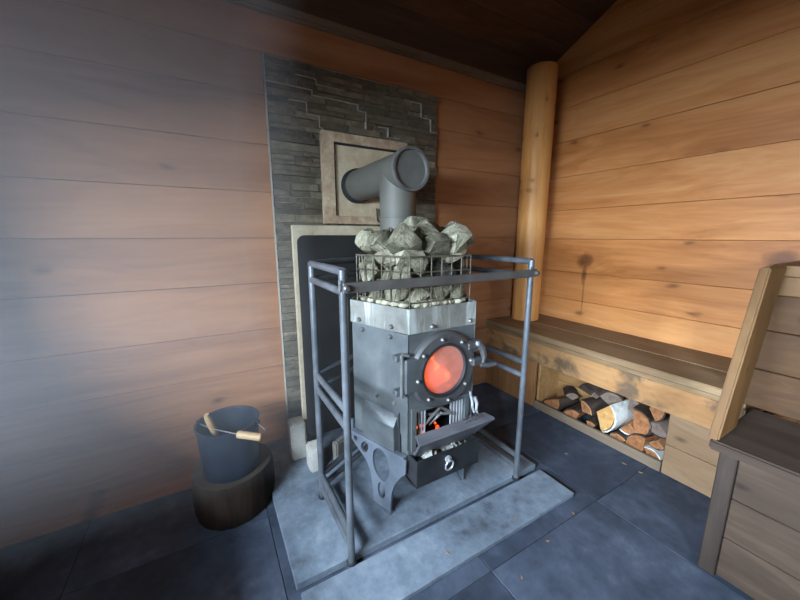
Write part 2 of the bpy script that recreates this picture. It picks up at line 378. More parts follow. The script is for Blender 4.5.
# floor of slate tiles
mb = MB(); P = .83
for i in range(-2, 5):
    for j in range(-2, 4):
        x0, x1 = max(.165+P*i, XL), min(.165+P*(i+1), XW); y0, y1 = max(.06+P*j, YF), min(.06+P*(j+1), YW)
        if x1 > x0 and y1 > y0: mb.span((x0+.002, y0+.002, -.03), (x1-.002, y1-.002, 0), .0012)
mb.mi = 1; mb.span((XL, YF, -.06), (XW, YW, -.004))
structure(mb.build('floor', [M['floor'], M['grout']]))

# ------------------------------------------------------------------ hearth
hz = .04
def slab(name, x0, x1, y0, y1, z, label):
    b = bmesh.new(); g = random.Random(hash(name) % 7+len(label))
    mb = MB(); mb.span((x0, y0, .001), (x1, y1, z), .003, 1)
    return tag(mb.build(name, M['hearth']), label, 'hearth')
slab('hearth_slab', .205, 1.735, 1.240, 2.355, hz, 'large pale stone hearth slab under the stove and its guard')
slab('hearth_slab', .215, 1.735, .972, 1.206, hz-.012, 'narrow pale stone hearth slab in front of the guard, edge towards the tiles')

# ------------------------------------------------------------------ slate cladding on the back wall
g = random.Random(5); mb = MB()
SX0, SX1, SZ0, SZ1 = .42, 1.705, .17, 2.585
z = SZ0
while z < SZ1-.015:
    h = min(g.choice([.03, .036, .042, .05]), SZ1-z); x = SX0
    while x < SX1-.01:
        l = g.uniform(.10, .38)
        if SX1-x-l < .07: l = SX1-x
        l = min(l, SX1-x)
        d = g.uniform(.022, .042)
        b = bmesh.new(); bmesh.ops.create_cube(b, size=1)
        bmesh.ops.scale(b, vec=(l-.002, d, h-.002), verts=b.verts)
        bmesh.ops.bevel(b, geom=b.edges, offset=.003, segments=1, affect='EDGES')
        for v in b.verts:
            if v.co.y < 0: v.co.y += g.uniform(-.004, .004)
        bmesh.ops.translate(b, verts=b.verts, vec=(x+l/2, YW-.004-d/2, z+h/2)); mb.join(b)
        x += l
    z += h
mb.mi = 1; mb.span((SX0-.004, YW-.022, SZ0), (SX1+.003, YW-.003, SZ1))
mb.span((SX0-.007, YW-.036, SZ0), (SX0-.002, YW-.002, SZ1))
# pale stair-stepped joints between the cladding panels
def joint(pts):
    for (xa, za), (xb, zb) in zip(pts, pts[1:]):
        mb.span((min(xa, xb)-.003, YW-.048, min(za, zb)-.002), (max(xa, xb)+.003, YW-.02, max(za, zb)+.002))
joint([(SX0, 2.43), (.70, 2.43), (.70, 2.40), (1.02, 2.40), (1.02, 2.36), (1.08, 2.36), (1.08, 2.25)])
joint([(.60, 2.50), (.73, 2.50), (.73, 2.47), (.92, 2.47)])
joint([(.55, 2.35), (.66, 2.35), (.66, 2.28), (.74, 2.28), (.74, 2.21), (.76, 2.21), (.76, 2.10)])
joint([(1.18, 2.28), (1.26, 2.28), (1.26, 2.22), (1.36, 2.22)])
joint([(1.40, 2.50), (1.55, 2.50), (1.55, 2.40), (1.64, 2.40), (1.64, 2.31), (1.70, 2.31)])
mb.mi = 0
tag(mb.build('slate_cladding', [M['slate'], M['mortar']], loc=(SX0, YW, SZ0)), 'grey stacked slate cladding panel on the plank wall behind the stove', 'stone cladding')

# flue cover panel on the slate
cv = thing('flue_cover', (1.06, 2.35, 1.585), 'pale mottled square flue cover with raised frame behind the pipe', 'flue cover')
mb = MB(); x0, x1, z0, z1, t = .735, 1.392, 1.585, 2.185, .082
mb.plate([(x0, z0), (x1, z0), (x1, z1), (x0, z1)], [[(x0+t, z0+.055), (x1-t, z0+.055), (x1-t, z1-t*.75), (x0+t, z1-t*.75)]], .045,
         Matrix.Translation((0, 2.326, 0)) @ Matrix.Rotation(PI/2, 4, 'X'))
mb.build('frame', M['cover_frame'], cv)
mb = MB(); mb.span((x0+.06, 2.330, z0+.04), (x1-.06, 2.346, z1-.045)); mb.build('panel', M['cover'], cv)
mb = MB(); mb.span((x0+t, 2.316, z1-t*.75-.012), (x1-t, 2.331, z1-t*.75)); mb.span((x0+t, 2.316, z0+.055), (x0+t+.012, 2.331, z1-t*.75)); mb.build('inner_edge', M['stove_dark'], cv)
mb = MB(); mb.tube([(1.135, 2.31, 1.70), (1.135, 2.30, 1.615), (1.145, 2.30, 1.605), (1.23, 2.30, 1.605)], .006, 8); mb.tube([(1.23, 2.30, 1.605), (1.23, 2.34, 1.605)], .006, 8); mb.build('hook', M['stove_dark'], cv)

# heat shield: pale fire board with a black sheet on it, standing on blocks
fb = MB(); fb.span((.462, 2.085, .30), (1.17, 2.12, 1.565), .003)
tag(fb.build('fire_board', M['board']), 'pale fire board standing against the slate with the black sheet in front', 'fire board')
mb = MB()
def rrect(x0, x1, z0, z1, r, n=5):
    P = []
    for cx, cz, a0 in ((x1-r, z1-r, 0), (x0+r, z1-r, 90), (x0+r, z0+r, 180), (x1-r, z0+r, 270)):
        for k in range(n+1): a = math.radians(a0+90*k/n); P.append((cx+r*math.cos(a), cz+r*math.sin(a)))
    return P
mb.plate(rrect(.474, 1.09, .205, 1.505, .045), [], .012, Matrix.Translation((0, 2.03, 0)) @ Matrix.Rotation(PI/2, 4, 'X'))
sh = tag(mb.build('heat_shield', M['shield']), 'black metal heat shield sheet with rounded corners behind the stove', 'heat shield')
for q in ((.52, 1.46), (1.04, 1.46), (.52, .60), (1.04, .60)): mb = MB(); mb.tube([(q[0], 2.0365, q[1]), (q[0], 2.0845, q[1])], .012, 8); mb.build('spacer', M['stove_dark'], sh)
def block(x0, x1, y0, y1, z1, label, rot=0):
    mb = MB(); mb.box(((x0+x1)/2, (y0+y1)/2, (hz+z1)/2+.0005), (x1-x0, y1-y0, z1-hz-.001), .01, Matrix.Rotation(rot, 3, 'Z'), 2)
    return tag(mb.build('concrete_block', M['block']), label, 'block', 'blocks carrying the heat shield')
block(.372, .470, 2.05, 2.16, .2985, 'pale concrete block at the bottom left corner of the slate cladding')
block(.445, .530, 1.875, 1.99, .20, 'pale upright block under the left corner of the black heat shield')
block(1.03, 1.14, 2.075, 2.17, .2985, 'pale concrete block under the right end of the fire board')
mb = MB(); mb.box((.835, 2.03, .11), (.50, .05, .135), .008, Matrix.Rotation(math.radians(27), 3, 'Z'), 2)
kb = mb.build('kerb_block', M['kerb_stone']); tag(kb, 'long grey kerb block set slantwise behind the guard rails under the heat shield', 'block')

# ------------------------------------------------------------------ stove
FX0, FX1, FY = .781, 1.178, 1.27
BX0, BX1, BY = .648, 1.311, 1.635
CX = (FX0+FX1)/2
plan = [(FX0, FY), (FX1, FY), (BX1, BY), (1.185, 1.80), (CX, 1.87), (.775, 1.80), (BX0, BY)]
def inset(poly, d):
    c = V((CX, 1.57)); return [tuple(V(p)+(c-V(p)).normalized()*d) for p in poly]
st = thing('sauna_stove', (CX, 1.55, hz), 'grey steel wood-burning sauna stove with round glass door standing on the hearth', 'stove')
dS = V((BX0-FX0, BY-FY, 0)); LS = dS.length; dS.normalize(); nS = V((-dS.y, dS.x, 0))     # left side plane: along, outward
if nS.x > 0: nS = -nS
def side_m(off, mirror=False):
    """matrix taking (s, z, depth) to the stove's side plane"""
    m = Matrix(((dS.x, 0, nS.x, FX0+nS.x*off), (dS.y, 0, nS.y, FY+nS.y*off), (0, 1, 0, 0), (0, 0, 0, 1)))
    if mirror: m = Matrix.Translation((2*CX, 0, 0)) @ Matrix.Diagonal((-1, 1, 1, 1)) @ m
    return m
def wallbox(mb, a, b, z0, z1, t=.02):
    a, b = V(a), V(b); d = b-a; L = d.length; n = V((d.y, -d.x)).normalized(); c = (a+b)/2-n*t/2
    mb.box((c.x, c.y, (z0+z1)/2), (L, t, z1-z0), .002, Matrix.Rotation(math.atan2(d.y, d.x), 3, 'Z'))
mb = MB()
for k in range(1, len(plan)): wallbox(mb, plan[k], plan[(k+1) % len(plan)], .40, 1.165)
mb.prism(inset(plan, .015), .395, .41); mb.prism(inset(plan, .015), 1.10, 1.115)
mb.prism(inset(plan, .02), .665, .675)
mb.build('body', M['stove'], st)
# front plate with round door opening and the ash mouth
DC = (.974, .848)
circ = lambda cx, cz, r, n=40: [(cx+r*math.cos(2*PI*k/n), cz+r*math.sin(2*PI*k/n)) for k in range(n)]
mb = MB()
mb.plate([(FX0, .40), (FX1, .40), (FX1, 1.165), (FX0, 1.165)], [circ(*DC, .15), [(.815, .455), (1.135, .455), (1.135, .655), (.815, .655)]], .02,
         Matrix.Translation((0, FY+.01, 0)) @ Matrix.Rotation(PI/2, 4, 'X'))
mb.build('front_plate', M['stove'], st)
# bent corner flanges
for mir in (False, True):
    mb = MB(); mb.plate([(0, .46), (.085, .60), (.085, 1.05), (0, 1.05)], [], .006, side_m(.004, mir)); mb.build('corner_flange', M['stove'], st)
# galvanised collar round the top
co = MB(); cp = [tuple(V(p)+(V(p)-V((CX, 1.57))).normalized()*.008) for p in plan]
for k in range(len(cp)):
    a, b = V(cp[k]), V(cp[(k+1) % len(cp)])
    wallbox(co, a, b, 1.052, 1.172, .008)
o = co.build('collar', M['collar'], st)
# bolts, individually
def bolt(p, n, r=.011, h=.012, mat='bolt', name='bolt', parent=None):
    mb = MB(); mb.lathe([(0, h), (r*.6, h*.92), (r, h*.45), (r, -.004), (0, -.004)], p, n, 10); return mb.build(name, M[mat], parent or st)
def side_pt(s, z, off=.0): return V((FX0, FY, 0))+dS*s+nS*off+V((0, 0, z))
for s, z_ in ((.305, 1.024), (.112, 1.021), (.211, .686), (.084, .684)): bolt(side_pt(s, z_, .002), nS, .012, .014, 'bolt')
for s, z_ in ((.32, 1.075), (.10, 1.075)): bolt(side_pt(s, z_, .010), nS, .012, .014, 'bolt')
for x in (.905, 1.14): bolt(V((x, FY-.008, 1.075)), V((0, -1, 0)), .012, .014, 'bolt')
# raised ash-side panels
for mir in (False, True):
    mb = MB(); b = bmesh.new(); m = side_m(0, mir)
    pts = [(.065, .428, .0), (.30, .428, .0), (.30, .632, .0), (.065, .622, .0), (.068, .432, .03), (.298, .432, .03), (.296, .575, .034), (.07, .565, .034)]
    vs = [b.verts.new(m @ V((s, z_, d))) for s, z_, d in pts]
    for q in ((4, 5, 6, 7), (0, 1, 5, 4), (1, 2, 6, 5), (2, 3, 7, 6), (3, 0, 4, 7), (0, 3, 2, 1)): b.faces.new([vs[i] for i in q])
    bmesh.ops.recalc_face_normals(b, faces=b.faces); bmesh.ops.bevel(b, geom=b.edges, offset=.002, segments=1, affect='EDGES'); mb.join(b)
    mb.build('side_panel', M['stove'], st)
    mb = MB(); mb.plate([(.042, .40), (.06, .40), (.06, .63), (.05, .645)], [], .012, side_m(.004, mir)); mb.build('seam', M['stove_dark'], st)
# cut-out leg plates
def smooth_poly(P, n=5):
    out = []; N = len(P)
    for i in range(N):
        p0, p1, p2, p3 = [V(P[(i+k-1) % N]) for k in range(4)]
        for j in range(n):
            t = j/n
            out.append(tuple(.5*((2*p1)+(p2-p0)*t+(2*p0-5*p1+4*p2-p3)*t*t+(3*p1-p0-3*p2+p3)*t**3)))
    return out
ell = lambda cx, cz, rx, rz, rot=0, n=22: [(cx+rx*math.cos(a)*math.cos(rot)-rz*math.sin(a)*math.sin(rot), cz+rx*math.cos(a)*math.sin(rot)+rz*math.sin(a)*math.cos(rot)) for a in [2*PI*k/n for k in range(n)]]
outl = [(0, .43), (.388, .43), (.388, .485), (.405, .485), (.405, .37), (.365, .335), (.318, .307), (.280, .275), (.252, .225), (.238, .155), (.232, .10), (.230, hz+.001), (.105, hz+.001), (.103, .10), (.098, .17), (.075, .235), (.04, .29), (.004, .33)]
for mir in (False, True):
    mb = MB()
    mb.plate(outl, [ell(.366, .378, .015, .016), ell(.295, .355, .026, .038, .5), ell(.172, .305, .060, .092, -.12), ell(.170, .150, .026, .05)], .012, side_m(.012, mir))
    mb.plate([(.10, hz+.0005), (.235, hz+.0005), (.235, hz+.010), (.10, hz+.010)], [], .035, side_m(.012, mir))
    mb.plate([(.0, .42), (.405, .42), (.405, .432), (.0, .432)], [], .03, side_m(.022, mir))
    mb.build('leg', M['leg'], st)
# round door
dr = MB(); r0, r1 = .197, .128
dr.lathe([(r1, -.004), (r1, .026), (r1+.006, .030), (r0-.014, .030), (r0, .018), (r0, -.004)], (DC[0], FY-.001, DC[1]), (0, -1, 0), 56, True)
door = dr.build('door', M['ring'], st, smooth=28)
for k in range(8):
    a = math.radians(22.5*0+45*k+8); p = V((DC[0]+.163*math.cos(a), FY-.030, DC[1]+.163*math.sin(a)))
    bolt(p, V((0, -1, 0)), .0105, .014, 'bolt', 'door_bolt', door)
mb = MB(); mb.lathe([(0, 0), (r1+.002, 0), (r1+.002, .006), (0, .006)], (DC[0], FY-.014, DC[1]), (0, -1, 0), 48); mb.build('glass', M['glass'], door)
mb = MB(); mb.lathe([(r1+.012, -.002), (r1+.012, .0335), (r1-.001, .0335), (r1-.004, .026), (r1-.001, .0)], (DC[0], FY-.001, DC[1]), (0, -1, 0), 48, True); mb.build('glass_rim', M['stove_dark'], door)
# hinge plate and knuckle on the left corner
mb = MB(); mb.box((FX0+.018, FY-.020, .855), (.105, .022, .17), .006); hg = mb.build('hinge', M['stove'], door)
mb = MB(); mb.tube([(FX0-.045, FY-.012, .755), (FX0-.045, FY-.012, .965)], .009, 10); mb.tube([(FX0-.045, FY-.012, .965), (FX0-.01, FY-.018, .957)], .008, 8); mb.build('hinge_pin', M['bolt'], hg)
for z_ in (.945, .775): mb = MB(); mb.box((FX0-.05, FY+.012, z_), (.05, .04, .03), .006); mb.build('hinge_bracket', M['stove'], hg)
# latch on the right
mb = MB(); mb.box((1.155, FY-.026, .945), (.095, .018, .06), .014); lt = mb.build('latch', M['ring'], door)
mb = MB(); mb.tube([(1.185, FY-.03, .955), (1.205, FY-.04, .93), (1.215, FY-.045, .885), (1.20, FY-.045, .835)], [.018, .018, .016, .014], 10)
mb.box((1.165, FY-.04, .862), (.06, .03, .04), .006); mb.tube([(1.19, FY-.05, .84), (1.235, FY-.065, .835), (1.275, FY-.075, .84)], [.013, .014, .010], 10); mb.build('latch_handle', M['ring'], lt)
bolt(V((1.175, FY-.035, .955)), V((0, -1, 0)), .013, .012, 'chrome', 'latch_bolt', lt)
# ash mouth: grate bars, fire basket
mb = MB()
mb.span((.812, FY+.02, .452), (1.138, FY+.17, .460)); mb.span((.812, FY+.165, .45), (1.138, FY+.175, .66)); mb.span((.808, FY+.02, .45), (.815, FY+.17, .66)); mb.span((1.135, FY+.02, .45), (1.142, FY+.17, .66))
mb.build('ash_chamber', M['stove_dark'], st)
for k, x in enumerate((.830, .848, .866, .884, 1.05, 1.07, 1.09, 1.11, 1.126)):
    mb = MB(); mb.tube([(x, FY+.012, .465), (x, FY+.012, .65)], .006, 8); mb.build('grate_bar', M['chrome'], st)
mb = MB(); mb.plate([(.795, .44), (1.155, .44), (1.155, .675), (.795, .675)], [[(.82, .46), (1.13, .46), (1.13, .652), (.82, .652)]], .010, Matrix.Translation((0, FY-.005, 0)) @ Matrix.Rotation(PI/2, 4, 'X')); mb.build('ash_frame', M['stove'], st)
mb = MB()
for a, b in (((.89, FY+.015, .56), (.99, FY+.02, .625)), ((.91, FY+.03, .60), (1.04, FY-.0, .585)), ((.96, FY+.02, .645), (1.06, FY-.0, .575)), ((.93, FY+.04, .53), (.99, FY+.01, .60))): mb.tube([a, b], .008, 8)
mb.build('grate_rocker', M['bolt'], st)
# hopper flap, folded out
mb = MB(); b = bmesh.new()
F = [(.795, 1.245, .445), (1.175, 1.245, .445), (1.222, 1.135, .578), (.752, 1.135, .578)]
fn = V((0, -.133, -.11)).normalized()*.010
vs = [b.verts.new(V(p)) for p in F]+[b.verts.new(V(p)+fn) for p in F]
for q in ((0, 1, 2, 3), (7, 6, 5, 4), (0, 4, 5, 1), (1, 5, 6, 2), (2, 6, 7, 3), (3, 7, 4, 0)): b.faces.new([vs[i] for i in q])
bmesh.ops.recalc_face_normals(b, faces=b.faces); bmesh.ops.bevel(b, geom=b.edges, offset=.003, segments=2, affect='EDGES'); mb.join(b)
b = bmesh.new()
Lp = [(.752, 1.135, .578), (1.222, 1.135, .578), (1.205, 1.195, .583), (.772, 1.195, .583)]
vs = [b.verts.new(V(p)) for p in Lp]+[b.verts.new(V(p)-V((0, 0, .012))) for p in Lp]
for q in ((0, 1, 2, 3), (7, 6, 5, 4), (0, 4, 5, 1), (1, 5, 6, 2), (2, 6, 7, 3), (3, 7, 4, 0)): b.faces.new([vs[i] for i in q])
bmesh.ops.recalc_face_normals(b, faces=b.faces); bmesh.ops.bevel(b, geom=b.edges, offset=.003, segments=2, affect='EDGES'); mb.join(b)
fl = mb.build('ash_flap', M['flap'], st)
mb = MB(); mb.tube([(.80, 1.245, .445), (1.17, 1.245, .445)], .009, 10); mb.build('flap_hinge', M['leg'], fl)
mb = MB()
for x in (1.04, 1.075, 1.11): mb.tube([(x, 1.16, .5835), (x+.012, 1.15, .60), (x+.02, 1.17, .606), (x+.006, 1.185, .587)], .0035, 6)
mb.build('flap_spring', M['stove_dark'], fl)
# upright locking lever to the right of the mouth
mb = MB(); mb.tube([(1.15, FY-.02, .69), (1.158, FY-.035, .63), (1.15, FY-.045, .61), (1.16, FY-.05, .58)], .007, 8)
mb.tube([(1.175, FY-.03, .655), (1.185, FY-.04, .62), (1.172, FY-.05, .59), (1.18, FY-.055, .57)], [.011, .009, .008, .006], 8); mb.build('lever', M['chrome'], st)
# ash drawer
dx0, dx1, dy, dz0, dz1 = .786, 1.185, 1.20, .288, .432
mb = MB()
mb.span((dx0, dy, dz0), (dx1, dy+.008, dz1), .002); mb.span((dx0, dy+.008, dz0), (dx0+.008, 1.62, dz1-.004)); mb.span((dx1-.008, dy+.008, dz0), (dx1, 1.62, dz1-.004))
mb.span((dx0, dy, dz0), (dx1, 1.62, dz0+.008)); mb.span((dx0, 1.612, dz0), (dx1, 1.62, dz1-.004))
ad = mb.build('ash_drawer', M['stove_dark'], st)
mb = MB(); mb.lathe([(.0, .0), (.02, 0), (.02, .006), (.008, .012), (0, .012)], (.975, dy-.001, .385), (0, -1, 0), 16)
mb.tube([(.975+.024*math.sin(a), dy-.014-.004*math.cos(a), .356+.028*math.cos(a)) for a in [2*PI*k/16 for k in range(17)]], .005, 8); mb.build('pull_ring', M['chrome'], ad)
g = random.Random(9); mb = MB(); b = bmesh.new(); nx, ny = 26, 12; grid = []
for j in range(ny):
    row = []
    for i_ in range(nx):
        x = dx0+.012+(dx1-dx0-.024)*i_/(nx-1); y = dy+.012+.36*j/(ny-1)
        hgt = .030+.062*math.exp(-((x-.90)/.05)**2-((y-dy-.05)/.05)**2)+.035*math.exp(-((x-1.05)/.06)**2)+g.uniform(-.012, .012)
        row.append(b.verts.new((x, y, dz0+.05+hgt)))
    grid.append(row)
for j in range(ny-1):
    for i_ in range(nx-1): b.faces.new((grid[j][i_], grid[j][i_+1], grid[j+1][i_+1], grid[j+1][i_]))
mb.join(b)
tag(mb.build('ash', M['ash'], ad, smooth=0), kind='stuff')
# stone basket of wire mesh
bp = [tuple(V(p)) for p in ((.80, 1.297), (1.163, 1.297), (1.292, 1.615), (1.175, 1.785), (CX, 1.85), (.795, 1.785), (.674, 1.615))]
mb = MB()
for z_ in (1.19, 1.262, 1.334, 1.405): mb.tube([(x, y, z_) for x, y in bp]+[(bp[0][0], bp[0][1], z_)], .0034 if z_ < 1.4 else .005, 6)
for k in range(len(bp)):
    a, b_ = V(bp[k]), V(bp[(k+1) % len(bp)]); n = max(1, round((b_-a).length/.062))
    for j in range(n):
        p = a.lerp(b_, j/n); mb.tube([(p.x, p.y, 1.12), (p.x, p.y, 1.405)], .0034, 6)
mb.build('stone_basket', M['wire'], st)

# fire inside
def lump(mb, p0, p1, r, seed, n=9):
    g = random.Random(seed); p0, p1 = V(p0), V(p1)
    mb.tube([p0.lerp(p1, k/6)+V((0, g.uniform(-.004, .004), g.uniform(-.004, .004))) for k in range(7)], [r*g.uniform(.82, 1.1) for k in range(7)], n)
for k, (a, b, r, lb) in enumerate((((.86, 1.36, .725), (1.12, 1.42, .725), .036, 'glowing log lying low across the firebox behind the round glass'),
                                    ((.85, 1.50, .735), (1.13, 1.46, .735), .042, 'charred log glowing at the back of the firebox'),
                                    ((.92, 1.33, .795), (1.06, 1.48, .80), .03, 'small glowing log crossing the two others in the firebox'))):
    mb = MB(); lump(mb, a, b, r, 20+k); tag(mb.build('burning_log', M['char']), lb, 'burning log', 'logs burning in the stove')
mb = MB(); g = random.Random(4)
for k in range(60):
    b = bmesh.new(); bmesh.ops.create_icosphere(b, subdivisions=1, radius=g.uniform(.008, .018)); bmesh.ops.translate(b, verts=b.verts, vec=(g.uniform(.83, 1.12), g.uniform(1.31, 1.55), .684)); mb.join(b)
tag(mb.build('embers', M['ember'], smooth=0), 'bed of glowing embers on the floor of the firebox', 'embers', kind='stuff')
fm = MB(); g = random.Random(8)
for x, y, h in ((.862, 1.315, .19), (.88, 1.33, .15), (.89, 1.36, .11), (.93, 1.42, .10), (.99, 1.45, .08), (1.05, 1.44, .09)):
    pts = [(x+.012*math.sin(k*1.1+x*30), y+.008*math.cos(k*1.3), .755+h*k/6) for k in range(7)]
    fm.tube(pts, [.010, .018, .02, .016, .011, .006, .001], 8)
tag(fm.build('flames', M['flame']), 'yellow flames licking up at the left edge of the round glass', 'fire', kind='stuff')
mb = MB(); g = random.Random(14)
for k in range(6):
    b = bmesh.new(); bmesh.ops.create_icosphere(b, subdivisions=1, radius=g.uniform(.008, .016))
    bmesh.ops.translate(b, verts=b.verts, vec=(g.uniform(.84, 1.10), g.uniform(1.31, 1.42), .474)); mb.join(b)
tag(mb.build('fallen_embers', M['ember'], smooth=0), 'few fallen embers glowing behind the grate bars of the ash mouth', 'embers', kind='stuff')

# ------------------------------------------------------------------ flue
PX, PY, PZ, PR = .985, 1.73, 1.848, .104
fp = thing('flue_pipe', (PX, PY, 1.12), 'grey enamelled flue pipe with T-piece rising from the stones to the wall', 'flue pipe')
mb = MB(); mb.lathe([(0, 1.12), (PR, 1.12), (PR, 1.60), (PR+.003, 1.602), (PR+.003, 1.612), (PR, 1.614), (PR, PZ), (0, PZ)], (PX, PY, 0), (0, 0, 1), 48); mb.build('upright_pipe', M['pipe'], fp)
mb = MB(); mb.lathe([(0, 0), (PR, 0), (PR, .70), (0, .70)], (PX, 1.60, PZ), (0, 1, 0), 48); mb.build('branch_pipe', M['pipe'], fp)
mb = MB(); mb.lathe([(0, 0), (PR-.01, 0), (PR-.006, -.012), (PR+.006, -.012), (PR+.009, -.004), (PR+.009, .012), (PR+.001, .02)], (PX, 1.595, PZ), (0, 1, 0), 48); cap = mb.build('end_cap', M['pipe_cap'], fp)
mb = MB(); mb.lathe([(PR-.003, -.013), (PR+.008, -.013), (PR+.011, -.004), (PR+.011, .004), (PR-.003, .004)], (PX, 1.593, PZ), (0, 1, 0), 48, True); mb.build('cap_rim', M['bolt'], cap)
mb = MB(); mb.lathe([(PR, 0), (PR+.012, .004), (PR+.014, .02), (PR+.006, .03), (PR+.014, .04), (PR+.014, .05), (PR, .055)], (PX, 2.275, PZ), (0, 1, 0), 48, True); mb.build('wall_collar', M['stove_dark'], fp)

